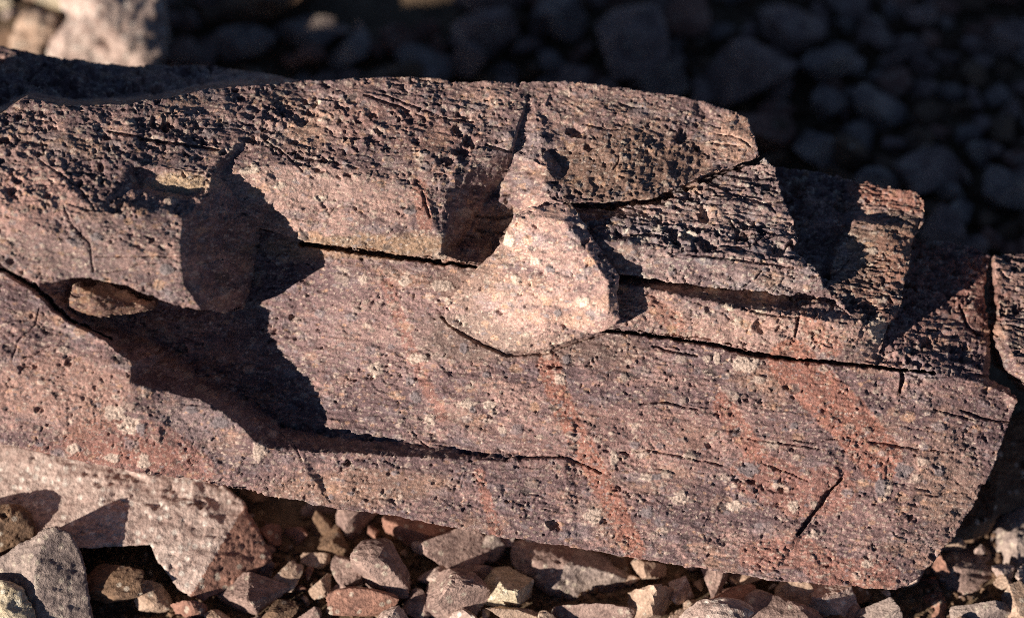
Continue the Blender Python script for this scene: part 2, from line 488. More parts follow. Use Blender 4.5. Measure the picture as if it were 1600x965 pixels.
    used[:-1, :-1] |= cell; used[1:, :-1] |= cell; used[:-1, 1:] |= cell; used[1:, 1:] |= cell
    idx = -np.ones(inside.shape, np.int64); idx[used] = np.arange(used.sum())
    jj, ii = np.nonzero(cell)
    quads = np.stack([idx[jj, ii], idx[jj, ii + 1], idx[jj + 1, ii + 1], idx[jj + 1, ii]], -1)
    uj, ui = np.nonzero(used)
    X = gx[ui].astype(np.float64); Y = gy[uj].astype(np.float64)
    ed = np.concatenate([quads[:, [0, 1]], quads[:, [1, 2]], quads[:, [2, 3]], quads[:, [3, 0]]])
    key = np.minimum(ed[:, 0], ed[:, 1]) * (len(X) + 1) + np.maximum(ed[:, 0], ed[:, 1])
    uq, first, cnt = np.unique(key, return_index=True, return_counts=True)
    bed = ed[first[cnt == 1]]
    bv = np.unique(bed)
    for chunk in np.array_split(bv, max(1, len(bv) // 400)):
        d = (X[chunk][:, None] - dense[None, :, 0]) ** 2 + (Y[chunk][:, None] - dense[None, :, 1]) ** 2
        k = d.argmin(1); dist = np.sqrt(d[np.arange(len(chunk)), k])
        okk = dist < np.where(X[chunk] < -830, 14, 3.2 * step)
        X[chunk[okk]] = dense[k[okk], 0]; Y[chunk[okk]] = dense[k[okk], 1]
    # look the heights up through a ragged warp so that creases are not straight
    z0 = np.zeros_like(X)
    wx = X + warp * 1.6 * fbm(X / 30, Y / 30, z0 + 1.5, 4, 0.6); wy = Y + warp * 1.6 * fbm(X / 30 + 80, Y / 30, z0 + 1.5, 4, 0.6)

    def look(x, y):
        fx = np.clip(x - ax0, 0, W - 1.001); fy = np.clip(y - ay0, 0, H - 1.001)
        i = fx.astype(int); j = fy.astype(int); u = fx - i; v = fy - j
        return R[j, i] * (1 - u) * (1 - v) + R[j, i + 1] * u * (1 - v) + R[j + 1, i] * (1 - u) * v + R[j + 1, i + 1] * u * v
    c = look(wx, wy)
    e = 3.0
    gxx = (look(wx + e, wy) - look(wx - e, wy)) / (2 * e); gyy = (look(wx, wy + e) - look(wx, wy - e)) / (2 * e)
    N = np.stack([-gxx, -gyy, np.ones_like(gxx)], -1); N /= np.linalg.norm(N, axis=1, keepdims=True)
    # drawing coordinates for colours and cracks
    PX = X / ((DIST - c) / DIST) + CX; PY = CY - Y / ((DIST - c) / DIST)
    th = math.radians(8)
    s = PX * math.cos(th) + PY * math.sin(th); t = -PX * math.sin(th) + PY * math.cos(th)
    up = sstep(0.25, 0.6, N[:, 1])                        # bedding surfaces weather into pits
    q3 = c
    vert = np.zeros_like(X)                               # freshly broken ends: no bedding, upright splinters
    for fx, fy, fa, fb in fresh:
        d = np.hypot((PX - fx) / fa, (PY - fy) / fb) + 0.25 * fbm(PX / 20, PY / 20, z0 + 41, 3)
        vert = np.maximum(vert, sstep(1.1, 0.85, d))
    up = up * (1 - vert)
    beds = beds * (1 - 0.8 * vert); streak = streak * (1 - 0.7 * vert)
    disp = lump * (7.0 * fbm(PX / 95, PY / 70, q3 / 70, 3) + 2.2 * fbm(PX / 26, PY / 20, q3 / 22 + 4, 3))
    rg = 1 - np.abs(perlin(s / 55, t / 8.5, q3 / 18 + 2)) * 2
    rg2 = 1 - np.abs(fbm(s / 30 + 7, t / 9, q3 / 14 + 5, 3)) * 3.2
    sh = fbm(s / 70 + 11, t / 34, q3 / 40, 3)
    disp += streak * (2.0 * rg * (0.35 + 0.4 * up) + 2.0 * fbm(s / 24, t / 5.0, q3 / 10, 4, 0.62) * (0.75 + 0.35 * up) - 2.2 * sstep(0.55, 1.0, rg2) * sstep(-0.15, 0.25, sh))
    md_ = np.clip(0.95 + 2.0 * fbm(s / 80 + 3, t / 45, z0 + 31, 3), 0.3, 1.8)
    disp += rough * (1.5 * md_ * fbm(s / 7, t / 4.2, q3 / 6, 3, 0.7))
    # splintery beds: long thin plates that end in small steps
    tt = t + 9 * fbm(s / 90, t / 50, z0 + 21, 3) + 2.5 * fbm(s / 18, t / 18, z0 + 22, 2)
    for wd, amp, ln in ((15.0, 3.6, 120.0), (6.5, 2.2, 60.0)):
        cellb = np.floor(tt / wd); fr_ = tt / wd - cellb
        h0 = perlin(s / ln + cellb * 3.71, cellb * 1.37, z0 + 0.5); h1 = perlin(s / ln + (cellb + 1) * 3.71, (cellb + 1) * 1.37, z0 + 0.5)
        q = sstep(0.80, 1.0, fr_)
        disp += beds * amp * (h0 * (1 - q) + h1 * q) * (0.45 + 0.75 * up)
    disp += vert * (3.0 * fbm(PX / 16, PY / 14, z0 + 45, 4, 0.65) + 3.2 * fbm((PX + 0.35 * PY) / 9, PY / 30, z0 + 43, 4, 0.6) + 2.0 * fbm(PX / 22, PY / 30, z0 + 44, 2))
    md = np.clip(0.9 + 2.4 * fbm(s / 80 + 3, t / 45, z0 + 31, 3), 0.25, 1.8)
    # chipped plates: cells that sit a little higher or lower with sharp rims
    f1, f2, rid = worley((s + 8 * perlin(PX / 20, PY / 20, z0)) / 46, (t + 5 * perlin(PX / 16, PY / 16, z0 + 3)) / 22, 9)
    disp += rough * (rid - 0.5) * (2.6 + 1.6 * up) * md * sstep(0.0, 0.10, f2 - f1)
    f1, f2, rid = worley((s + 5 * perlin(PX / 9, PY / 9, z0)) / 15, (t + 3 * perlin(PX / 8, PY / 8, z0 + 3)) / 9, 12)
    disp += rough * (rid - 0.5) * (1.1 + 2.4 * up) * md * sstep(0.0, 0.16, f2 - f1)
    # holes
    for size, seed, frac in ((26, 14, 0.10), (15, 3, 0.2), (8.5, 6, 0.26), (5, 8, 0.26)):
        f1, f2, rid = worley((s + 6 * perlin(PX / 9, PY / 9, z0 + 5)) / (size * 1.35), (t + 4 * perlin(PX / 6, PY / 6, z0)) / size, seed)
        amt = frac * ((0.10 if size > 9 else 0.34) + (1.2 if size > 9 else 0.9) * up) * pit * md
        disp -= size * 0.45 * sstep(0.44, 0.12, f1 + 0.22 * fbm(PX / size * 1.5, PY / size * 1.5, z0 + 6, 3)) * (rid < amt)
    cr = list(cracks)
    if auto_cracks:
        x0, x1, y0, y1 = max(PX.min(), -10), min(PX.max(), 1610), PY.min(), PY.max()
        for _ in range(auto_cracks):
            px = RNDCR.uniform(x0, x1); py = RNDCR.uniform(y0, y1); L = RNDCR.uniform(18, 90)
            a = math.radians(8) + RNDCR.normal() * 0.16
            if RNDCR.random() < 0.10: a += RNDCR.choice([-1, 1]) * 0.8; L *= 0.3
            k = 5; line = [(px, py)]
            for _k in range(k):
                a += RNDCR.normal() * 0.22
                line.append((line[-1][0] + math.cos(a) * L / k, line[-1][1] + math.sin(a) * L / k))
            cr.append((line, RNDCR.uniform(0.6, 1.4), RNDCR.uniform(2, 5.5)))
    jx = 3.0 * fbm(PX / 14, PY / 14, z0 + 2, 3); jy = 3.0 * fbm(PX / 14 + 60, PY / 14, z0 + 2, 3)
    groove = np.zeros_like(X)
    for line, w, dep in cr:
        x0 = min(p[0] for p in line) - w * 3 - 8; x1 = max(p[0] for p in line) + w * 3 + 8
        y0 = min(p[1] for p in line) - w * 3 - 8; y1 = max(p[1] for p in line) + w * 3 + 8
        sel = np.nonzero((PX > x0) & (PX < x1) & (PY > y0) & (PY < y1))[0]
        if len(sel) == 0: continue
        d, pos = seg_dist(PX[sel] + jx[sel], PY[sel] + jy[sel], line)
        ww = w * (0.55 + 0.45 * np.sin(np.clip(pos, 0.02, 0.98) * math.pi)) * np.clip(1 + 1.3 * fbm(PX[sel] / 16, PY[sel] / 16, z0[sel], 3), 0.0, 2)
        groove[sel] = np.maximum(groove[sel], dep * sstep(ww + 1.2, ww * 0.3, d))
    if coloured:
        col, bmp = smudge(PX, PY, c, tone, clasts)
        col = col * np.array(tint)[None]
        disp += bmp
    else:
        col = None
    disp *= np.clip((N[:, 2] - 0.35) / 0.4, 0.22, 1)
    v3 = np.stack([X, Y, c], -1) + N * disp[:, None]
    v3[:, 2] -= groove
    # walls: rings going back from the rim, closed to a point far behind
    bidx = {int(v): k for k, v in enumerate(bv)}
    rim = v3[bv]; cen = rim.mean(0)
    depth = np.maximum(rim[:, 2] - back, 4.0)
    fr = [0.02, 0.05, 0.09, 0.14, 0.2, 0.28, 0.38, 0.5, 0.65, 0.82, 1.0]
    rings = []; nv = len(v3); cols = [col] if coloured else None
    for k, f in enumerate(fr):
        p = rim.copy()
        p[:, 2] = rim[:, 2] - depth * f
        sc = 1 - (1 - taper) * f
        p[:, :2] = cen[:2] + (rim[:, :2] - cen[:2]) * sc
        nz = fbm(p[:, 0] / 14, p[:, 1] / 14, p[:, 2] / 9, 4)
        p[:, 0] += 3.0 * nz; p[:, 1] += 3.0 * fbm(p[:, 0] / 14 + 33, p[:, 1] / 14, p[:, 2] / 9, 4)
        rings.append(p)
        if coloured: cols.append(col[bv] * (1 + 0.4 * nz)[:, None])
    tip = np.array([[cen[0], cen[1], back - 4.0]])
    allv = np.concatenate([v3] + rings + [tip])
    if coloured: cols.append(col[:1])
    be = np.array([[bidx[int(a)], bidx[int(b)]] for a, b in bed])
    wq = []; nb = len(bv)
    prev = bed
    for k in range(len(fr)):
        cur = nv + k * nb + be
        wq.append(np.stack([prev[:, 1], prev[:, 0], cur[:, 0], cur[:, 1]], -1))
        prev = cur
    tr = np.stack([prev[:, 1], prev[:, 0], np.full(len(prev), len(allv) - 1)], -1)
    wv = to_world(allv) - np.array(origin)
    o = mesh_from(name, wv, np.concatenate([quads] + wq), tr, mat, parent, True, np.clip(np.concatenate(cols), 0.01, 0.9) if coloured else None)
    if second:                       # a face broken to another colour: everything beyond a line
        (sx0, sy0), (sx1, sy1), m2 = second
        o.data.materials.append(MAT[m2])
        fx = PX[quads].mean(1) + 5 * fbm(PX[quads[:, 0]] / 16, PY[quads[:, 0]] / 16, np.zeros(len(quads)), 3); fy = PY[quads].mean(1)
        mi = np.zeros(len(o.data.polygons), np.int32)
        mi[:len(quads)] = ((sx1 - sx0) * (fy - sy0) - (sy1 - sy0) * (fx - sx0) < 0)
        o.data.polygons.foreach_set('material_index', mi)
    return o


# ------------------------------------------------------------------ the layered boulder
base = ground_hit(800, 700)
boulder = bpy.data.objects.new('layered_boulder', None)
COL.objects.link(boulder)
boulder.location = (0.0, 0.0, 0.0)
tag(boulder, 'long layered pinkish brown boulder split along its beds, filling the picture', 'boulder')
BO = np.array(boulder.location)

relief('front_slab',
       [(-900, 402, 20), (-900, 560, 20), (-300, 640, 60), (0, 690, 60), (60, 705, 54), (150, 725, 40), (240, 740, 28), (300, 748, 16), (345, 757, 8), (420, 772, 5),
        (520, 793, 5), (600, 803, 5), (700, 822, 5), (800, 840, 3), (900, 855, 0), (1000, 873, 0), (1100, 888, -3), (1200, 905, -5), (1300, 913, -8), (1400, 922, -18),
        (1430, 905, -26), (1455, 880, -30), (1490, 840, -34), (1525, 780, -38), (1550, 730, -38), (1575, 670, -36), (1590, 625, -32), (1578, 605, -38), (1548, 592, -45),
        (1548, 520, -75), (1537, 455, -105), (1548, 400, -135), (1520, 385, -145), (1440, 372, -150), (1380, 365, -150), (1100, 365, -150), (800, 365, -80), (480, 330, -80),
        (300, 330, -80), (0, 330, -30), (-250, 360, 95), (-490, 362, 100), (-512, 400, 70)],  # unseen left end, shaped to shade the ground behind
       lines=[[(470, 374, -30), (560, 392, -12), (640, 402, -6), (745, 416, -2), (850, 470, 0), (970, 518, 0), (1100, 533, 0), (1200, 553, 0), (1360, 573, 0), (1450, 582, -5), (1530, 598, -18), (1568, 610, -30)],
              [(-860, 445, 80), (-300, 430, 95), (0, 425, 95), (50, 447, 92), (85, 478, 90), (110, 502, 90), (165, 530, 88), (175, 556, 84), (206, 566, 82), (204, 600, 78), (210, 632, 70), (226, 664, 64), (248, 668, 62)],
              [(130, 478, 30), (185, 515, -20), (270, 545, -72), (318, 566, -84)],
              [(248, 668, 62), (276, 640, 57), (286, 618, 54), (312, 622, 51), (345, 642, 52), (370, 662, 46), (400, 690, 44), (425, 700, 34), (470, 703, 28), (560, 708, 18), (690, 716, 9), (790, 724, 4), (880, 717, 3)],
              [(318, 592, -72), (384, 622, -62), (442, 662, -44), (512, 680, -26), (610, 690, -18), (710, 701, -11), (800, 713, -5)], [(900, 718, -3), (960, 742, 1), (1060, 728, 1)],
              [(1243, 832, -4), (1265, 800, -6), (1312, 748, -4)], [(1255, 838, -12), (1277, 805, -15), (1318, 755, -8)]],
       pts=[(0, 560, 94), (100, 640, 74), (400, 460, -62), (440, 540, -54), (360, 430, -75), (470, 500, -46), (480, 610, -36), (560, 480, -24), (560, 620, -26), (560, 660, -28), (700, 600, -8), (690, 660, -12),
            (900, 650, 2), (1100, 700, 0), (1300, 700, 0), (1450, 700, -14), (1400, 830, -14), (1000, 800, 4), (700, 770, 6), (500, 745, 6), (250, 690, 52), (350, 728, 26), (300, 500, -60), (480, 740, 16), (200, 690, 52)],
       back=-190, parent=boulder, origin=BO, auto_cracks=32, tone=0.36, edge=3.2, tint=(0.94, 0.845, 0.83), rough=1.0, streak=1.0, lump=0.75, pit=0.85,
       cracks=[([(940, 516), (1010, 522), (1100, 535), (1180, 554), (1300, 566), (1380, 574), (1460, 582)], 3.5, 34),
               ([(470, 380), (560, 393), (640, 403), (745, 416)], 4.5, 40), ([(-20, 412), (50, 446), (85, 480), (110, 500), (170, 530)], 4.5, 40),
               ([(1408, 578), (1412, 592), (1406, 612)], 3, 14), ([(1246, 834), (1268, 806), (1290, 775), (1314, 748)], 4, 15), ([(1020, 540), (1060, 552), (1090, 556)], 1.8, 9),
               ([(790, 716), (840, 714), (885, 714), (940, 738)], 1.8, 7), ([(970, 706), (1010, 703), (1060, 712), (1130, 727)], 1.3, 5), ([(1190, 722), (1262, 750)], 1.1, 4), ([(1000, 630), (1040, 628), (1090, 640)], 1.4, 6), ([(1160, 684), (1290, 702)], 1.2, 4),
               ([(1360, 690), (1420, 700), (1490, 706)], 1.4, 6), ([(1500, 640), (1545, 655), (1580, 660)], 1.6, 8),
               ([(1500, 478), (1512, 510), (1535, 525)], 1.8, 9), ([(1460, 640), (1520, 655)], 1.5, 6), ([(690, 494), (712, 514), (745, 533), (792, 555), (850, 552), (900, 533), (945, 521)], 3, 9),
               ([(62, 480), (54, 510), (30, 530), (18, 562)], 0.9, 4),  ])

relief('upper_slab',
       [(-270, 250, -60), (-255, 120, -170), (-150, 60, -185), (0, 72, -185), (60, 85, -185), (150, 98, -185), (250, 102, -188), (330, 103, -190), (400, 112, -190), (440, 120, -180), (470, 126, -70),
        (540, 122, -58), (600, 120, -57), (650, 119, -57), (720, 126, -56), (830, 128, -60), (900, 128, -62), (1000, 140, -64), (1090, 155, -66), (1150, 175, -60), (1168, 187, -58),
        (1180, 215, -22), (1187, 245, -6), (1120, 265, 2), (1060, 292, 16), (1020, 308, 24), (940, 316, 30), (880, 316, 30), (872, 400, -10), (770, 408, -20), (745, 411, 6), (640, 398, 10), (560, 388, 10),
        (480, 378, 4), (440, 366, -12), (405, 356, -30), (398, 400, -46), (394, 440, -54), (382, 480, -54), (352, 489, 10), (316, 485, 100), (270, 476, 110), (200, 447, 116), (140, 432, 120), (80, 440, 122),
        (50, 438, 124), (0, 412, 126), (-200, 392, 120), (-262, 330, 60)],  # unseen left end, cut short so sun reaches the stones behind
       lines=[[(-240, 160, 0), (0, 178, 34), (45, 152, 20), (110, 165, 28), (190, 162, 18), (265, 152, -4), (330, 137, -30), (430, 130, -56)],
              [(-235, 148, -115), (0, 166, -112), (45, 143, -118), (110, 155, -122), (190, 152, -130), (265, 143, -140), (330, 129, -152), (420, 123, -160)],
              [(-240, 240, 60), (0, 215, 66), (90, 288, 96), (150, 330, 110), (210, 332, 106), (284, 338, 94)],
              [(205, 257, 60), (260, 262, 54), (326, 265, 34)], [(212, 268, 46), (262, 273, 44), (324, 274, 38)], [(214, 284, 48), (242, 296, 48), (288, 305, 47), (321, 300, 44)], [(206, 292, 66), (238, 303, 68), (288, 312, 64), (318, 307, 54)],
              [(331, 272, 34), (323, 306, 52), (291, 336, 86), (282, 400, 116), (287, 445, 112), (312, 478, 104)],
              [(352, 285, 14), (375, 315, 8), (392, 345, -8)],
              [(345, 272, 18), (400, 264, 18), (440, 258, 15), (530, 264, 18), (600, 288, 20), (660, 300, 23), (690, 286, 20), (740, 262, 4), (796, 238, -14)],
              [(664, 306, 23), (672, 335, 24), (688, 374, 22), (690, 398, 10)],
              [(696, 292, 16), (700, 335, 12), (698, 372, 14)],
              [(803, 240, -28), (790, 274, -48), (755, 322, -54), (735, 352, -54), (718, 384, -50)],
              [(848, 240, -16), (856, 262, 4), (851, 284, 4), (862, 312, 24)],
              [(864, 238, -32), (880, 262, -18), (868, 285, 2), (876, 310, 24)],
              [(866, 230, -28), (900, 213, -34), (960, 190, -44), (1010, 198, -42), (1060, 195, -50), (1095, 168, -66)],
              [(1098, 178, -66), (1104, 215, -52), (1092, 268, -14)], [(1118, 180, -60), (1135, 215, -38), (1125, 255, -6)]],
       pts=[(806, 300, -30), (800, 348, -62), (768, 372, -64), (980, 255, -6), (1040, 255, -16), (1165, 215, -24), (560, 330, 22), (430, 310, 14), (200, 400, 122), (100, 380, 124), (0, 320, 120), (620, 200, -14), (400, 200, -12), (900, 170, -50)],
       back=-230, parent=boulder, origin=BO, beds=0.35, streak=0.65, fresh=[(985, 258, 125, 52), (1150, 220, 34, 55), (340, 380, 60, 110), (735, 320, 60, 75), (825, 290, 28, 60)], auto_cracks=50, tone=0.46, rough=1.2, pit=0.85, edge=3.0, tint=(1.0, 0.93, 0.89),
       cracks=[([(742, 338), (775, 342), (800, 338)], 1.6, 8), ([(742, 360), (780, 366), (800, 362)], 1.8, 8), ([(170, 205), (220, 215), (290, 228), (340, 234)], 2.4, 9),
               ([(660, 300), (672, 340)], 1.8, 6), ([(150, 330), (120, 290), (60, 250)], 1.0, 5), ([(450, 240), (560, 262)], 1.6, 6), ([(600, 150), (700, 185), (740, 190)], 1.4, 6),
               ([(570, 150), (640, 172)], 1.6, 7), ([(100, 322), (112, 350), (140, 380), (146, 424)], 0.9, 4), ([(760, 225), (800, 238)], 2, 8), ([(150, 400), (290, 400)], 1.2, 4)])

relief('plank_layer',
       [(860, 300, -16), (1000, 258, -44), (1186, 258, -44), (1197, 242, -40), (1211, 262, -40), (1222, 300, -22), (1247, 370, -2), (1242, 392, 10), (1283, 428, 18), (1290, 452, 10), (1230, 460, 14), (1150, 452, 16),
        (1060, 442, 18), (975, 430, 18), (955, 424, 24), (870, 420, 20)],
       lines=[[(870, 388, 28), (960, 378, 32), (1060, 396, 35), (1150, 410, 34), (1243, 412, 22)], [(900, 330, 0), (1020, 330, -2), (1120, 340, 0), (1225, 350, -4)]],
       pts=[(1050, 290, -24)], back=-70, parent=boulder, origin=BO, auto_cracks=34, edge=4.5, warp=4.5, tone=0.5, streak=1.9, pit=0.6,
       cracks=[([(870, 320), (940, 321), (1020, 313), (1062, 297), (1122, 271), (1188, 251)], 5, 26), ([(1050, 400), (1080, 398), (1240, 418)], 1.6, 7), ([(1228, 388), (1236, 380), (1240, 392)], 3, 10), ([(960, 372), (1020, 366), (1060, 380)], 1.4, 6), ([(1140, 345), (1150, 360), (1180, 365)], 1.5, 7)])

relief('ledge_layer',
       [(1100, 262, -140), (1215, 262, -124), (1290, 270, -116), (1345, 283, -100), (1395, 292, -94), (1440, 302, -90), (1446, 340, -76), (1426, 375, -66), (1421, 420, -42), (1402, 490, -12), (1390, 505, -18),
        (1366, 568, -14), (1310, 563, 8), (1180, 549, 10), (1100, 527, 9), (970, 514, 9), (930, 505, 14), (930, 400, -40), (1000, 330, -100)],
       lines=[[(935, 446, 8), (1010, 452, 18), (1100, 470, 25), (1200, 490, 28), (1300, 503, 26), (1345, 508, 20), (1392, 497, -6)], [(935, 428, -20), (1060, 440, -20), (1150, 452, -18), (1230, 460, -16), (1290, 466, -14)], [(1345, 508, 17), (1334, 535, 15), (1312, 560, 10)],
              [(1340, 348, -52), (1310, 388, -42)], [(1332, 340, -82), (1298, 388, -66)], [(1345, 346, -54), (1385, 354, -54), (1424, 352, -62)], [(1345, 337, -78), (1385, 344, -74), (1440, 346, -76)]],
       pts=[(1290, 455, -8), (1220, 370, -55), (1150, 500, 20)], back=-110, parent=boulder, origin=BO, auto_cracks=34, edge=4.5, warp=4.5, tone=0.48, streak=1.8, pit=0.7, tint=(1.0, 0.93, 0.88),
       cracks=[([(1250, 490), (1246, 510), (1242, 525)], 2.2, 10), ([(1160, 482), (1200, 492), (1250, 496)], 2, 8), ([(1378, 460), (1395, 472)], 2, 8)])

# ------------------------------------------------------------------ rocks lying on or against it
def thing_relief(name, label, cat, outline, group=None, **kw):
    c = np.array([loc3(*p) for p in outline]).mean(0)
    org = to_world(c)
    o = relief(name, outline, origin=org, **kw)
    o.location = Vector(org)
    tag(o, label, cat, group)
    return o


thing_relief('rock_chip', 'pale pink fan shaped rock chip lying on the middle of the boulder', 'rock chip',
             [(830, 322, 26), (890, 318, 26), (907, 340, 34), (935, 385, 42), (968, 432, 48), (964, 460, 50), (970, 500, 46), (945, 516, 40), (900, 527, 34), (850, 546, 26), (790, 549, 16), (740, 526, 10),
              (700, 505, 14), (692, 490, 14), (705, 465, 15), (735, 430, 20), (785, 380, 24), (802, 336, 26)],
             lines=[[(806, 345, 38), (850, 338, 45), (882, 347, 49), (905, 375, 53), (930, 410, 58), (952, 442, 62)]],
             pts=[(950, 490, 58), (862, 380, 48), (866, 450, 50), (846, 520, 38), (760, 450, 26)], back=-16, tone=0.62, tint=(1.46, 1.37, 1.31), rough=0.7, pit=0.7, streak=0.35, lump=0.3, edge=2.6, auto_cracks=0, clasts=0.9, beds=0.3, warp=1.2)
thing_relief('rock_wedge', 'brown rough rock wedge stuck in the open joint at the left of the boulder', 'rock',
             [(102, 478, 62), (106, 455, 66), (118, 444, 62), (150, 440, 56), (185, 447, 52), (214, 462, 48), (241, 471, 40), (236, 485, 46), (205, 487, 54), (160, 495, 64), (124, 490, 66)],
             lines=[[(112, 462, 78), (140, 458, 86), (176, 466, 78), (228, 476, 58)], [(118, 480, 84), (150, 482, 92), (200, 480, 74)]], back=-40, tone=0.35, tint=(0.74, 0.62, 0.52), rough=1.9, edge=4, lump=1.3)
thing_relief('rock_slab', 'brown rock slab at the far right, parted from the boulder by a gap', 'rock slab',
             [(1552, 398, -105), (1600, 396, -112), (1720, 430, -115), (1740, 640, 0), (1660, 655, -5), (1602, 600, -18), (1572, 572, -30), (1555, 530, -46), (1560, 480, -66)],
             lines=[[(1566, 515, -44), (1585, 560, -20), (1625, 600, -4), (1670, 640, 4)]], back=-200, tone=0.42, streak=1.8, edge=5, warp=5, tint=(0.95, 0.86, 0.8), auto_cracks=8,
             )


# ------------------------------------------------------------------ loose stones, hand shaped
FRONT = 'loose stones in front of the boulder'
BACK = 'shaded stones behind the boulder'
LAND = []                # (x, y, phrase) used to say where the smaller stones lie


def big_stone(label, phrase, mat, outline, group=FRONT, **kw):
    cx = sum(p[0] for p in outline) / len(outline); cy = sum(p[1] for p in outline) / len(outline)
    LAND.append((cx, cy, phrase, 0.5 * (max(p[0] for p in outline) - min(p[0] for p in outline))))
    a = dict(step=2.6, coloured=False, mat=MAT[mat], pit=0.5, streak=0.8, rough=1.0, taper=0.75, edge=2.5)
    a.update(kw)
    return thing_relief('stone', label, 'stone', outline, group, **a)


big_stone('large pale pink flat stone at the lower left, with a reddish broken right end', 'the large pale stone', 'pale pink',
          [(-130, 650, -135), (0, 680, -125), (300, 738, -128), (348, 756, -132), (384, 786, -122), (427, 870, -128), (402, 892, -118), (316, 938, -94), (282, 922, -88), (245, 874, -84), (235, 850, -88), (120, 856, -86), (0, 880, -84), (-150, 900, -80)],
          lines=[[(384, 790, -116), (350, 830, -102), (318, 895, -84), (300, 925, -84)]], pts=[(150, 760, -104), (250, 800, -98), (300, 780, -108)], back=-260, second=((384, 786), (298, 930), 'reddish'))
big_stone('pale angular stone with a sharp peak in the lower left corner', 'the peaked stone', 'grey',
          [(-60, 880, -60), (0, 868, -44), (60, 832, -34), (88, 820, -36), (112, 832, -40), (130, 870, -44), (146, 965, -48), (140, 1030, -60), (-80, 1030, -70)],
          lines=[[(88, 824, -33), (64, 850, -22), (54, 900, -18), (58, 980, -24)]], back=-160, rough=0.7, pit=0.1, streak=0.4)
big_stone('cream stone in the very corner, in front of the peaked stone', 'the corner stone', 'cream',
          [(-50, 912, -18), (10, 904, -14), (34, 918, -12), (50, 945, -12), (62, 985, -14), (40, 1030, -20), (-60, 1030, -20)], pts=[(5, 950, 8)], back=-120)
big_stone('brown stone with a lit top at the left edge, above the peaked stone', 'the stone at the left edge', 'brown',
          [(-70, 798, -75), (0, 788, -72), (28, 787, -72), (50, 803, -78), (57, 836, -88), (0, 868, -84), (-60, 890, -80)],
          lines=[[(-60, 822, -46), (0, 812, -52), (34, 806, -66)]], back=-160)
big_stone('long oval stone with a reddish left end and grey right end under the boulder', 'the oval stone', 'mauve',
          [(798, 846, -150), (830, 836, -165), (950, 866, -172), (1000, 895, -166), (1008, 914, -158), (990, 922, -150), (930, 930, -130), (905, 942, -122), (850, 926, -124), (832, 910, -126), (814, 900, -138), (797, 872, -150)],
          lines=[[(815, 858, -132), (840, 880, -108), (865, 908, -104)], [(840, 862, -120), (900, 880, -98), (960, 896, -106), (998, 908, -142)]], back=-230, lump=1.2, second=((905, 850), (850, 930), 'grey'))
big_stone('reddish brown tilted stone below the lower right corner of the boulder', 'the tilted reddish stone', 'reddish',
          [(1398, 926, -160), (1430, 905, -158), (1462, 898, -160), (1480, 925, -148), (1497, 960, -140), (1500, 1000, -130), (1440, 1000, -120), (1412, 955, -142)],
          lines=[[(1462, 902, -146), (1470, 940, -112), (1468, 990, -100)]], back=-220)
big_stone('grey block with a dark banded top beside the lower right corner of the boulder', 'the banded grey block', 'mauve',
          [(1446, 888, -172), (1480, 850, -182), (1540, 852, -182), (1562, 880, -172), (1566, 895, -164), (1545, 912, -150), (1508, 940, -132), (1480, 922, -138)],
          lines=[[(1455, 888, -156), (1500, 896, -128), (1545, 905, -140)]], back=-230)
big_stone('dark brown rock lying in shade under the right end of the boulder', 'the dark brown rock', 'brown',
          [(1440, 800, -215), (1500, 720, -225), (1560, 660, -230), (1640, 620, -220), (1700, 760, -200), (1600, 790, -185), (1560, 806, -175), (1545, 832, -165), (1520, 848, -160), (1476, 852, -168), (1450, 850, -180)],
          lines=[[(1474, 826, -150), (1520, 822, -146), (1552, 808, -160)]], pts=[(1560, 740, -185)], back=-280)
big_stone('grey stone with a lit left face at the right edge, lower part of the picture', 'the grey stone at the right edge', 'grey',
          [(1538, 850, -200), (1560, 800, -205), (1600, 770, -210), (1660, 800, -190), (1660, 890, -160), (1600, 905, -150), (1585, 900, -150), (1560, 880, -170)],
          lines=[[(1575, 800, -180), (1590, 840, -140), (1588, 895, -138)]], back=-240)
big_stone('pinkish stone behind the boulder at the top left, half in sun', 'the sunlit stone', 'pale pink',
          [(120, -60, -600), (235, -60, -600), (252, 0, -600), (258, 60, -600), (240, 120, -600), (70, 120, -590), (78, 62, -600), (104, 30, -600), (88, 0, -600)], pts=[(150, 20, -555), (100, 60, -560), (200, 70, -565), (120, -30, -580)], group='sunlit stones at the top left', back=-900, step=4, warp=8, edge=6, lump=2.2)
big_stone('small tan broken stone in sun at the left of the pinkish stone behind the boulder', 'the small sunlit stone', 'tan',
          [(34, 20, -590), (60, 8, -588), (92, 30, -588), (82, 58, -588), (66, 70, -588), (72, 110, -590), (20, 110, -590), (14, 62, -592)], pts=[(55, 40, -566)], group='sunlit stones at the top left', back=-900, step=4, warp=8, edge=6, lump=2.0)


# ------------------------------------------------------------------ loose stones, broken to random facets
def sphere(n):
    bm = bmesh.new(); bmesh.ops.create_icosphere(bm, subdivisions=n, radius=1.0)
    v = np.array([x.co[:] for x in bm.verts]); f = np.array([[q.index for q in p.verts] for p in bm.faces]); bm.free()
    return v / np.linalg.norm(v, axis=1, keepdims=True), f


SPH = {n: sphere(n) for n in (2, 3, 4, 5)}
SR = np.random.default_rng(5)


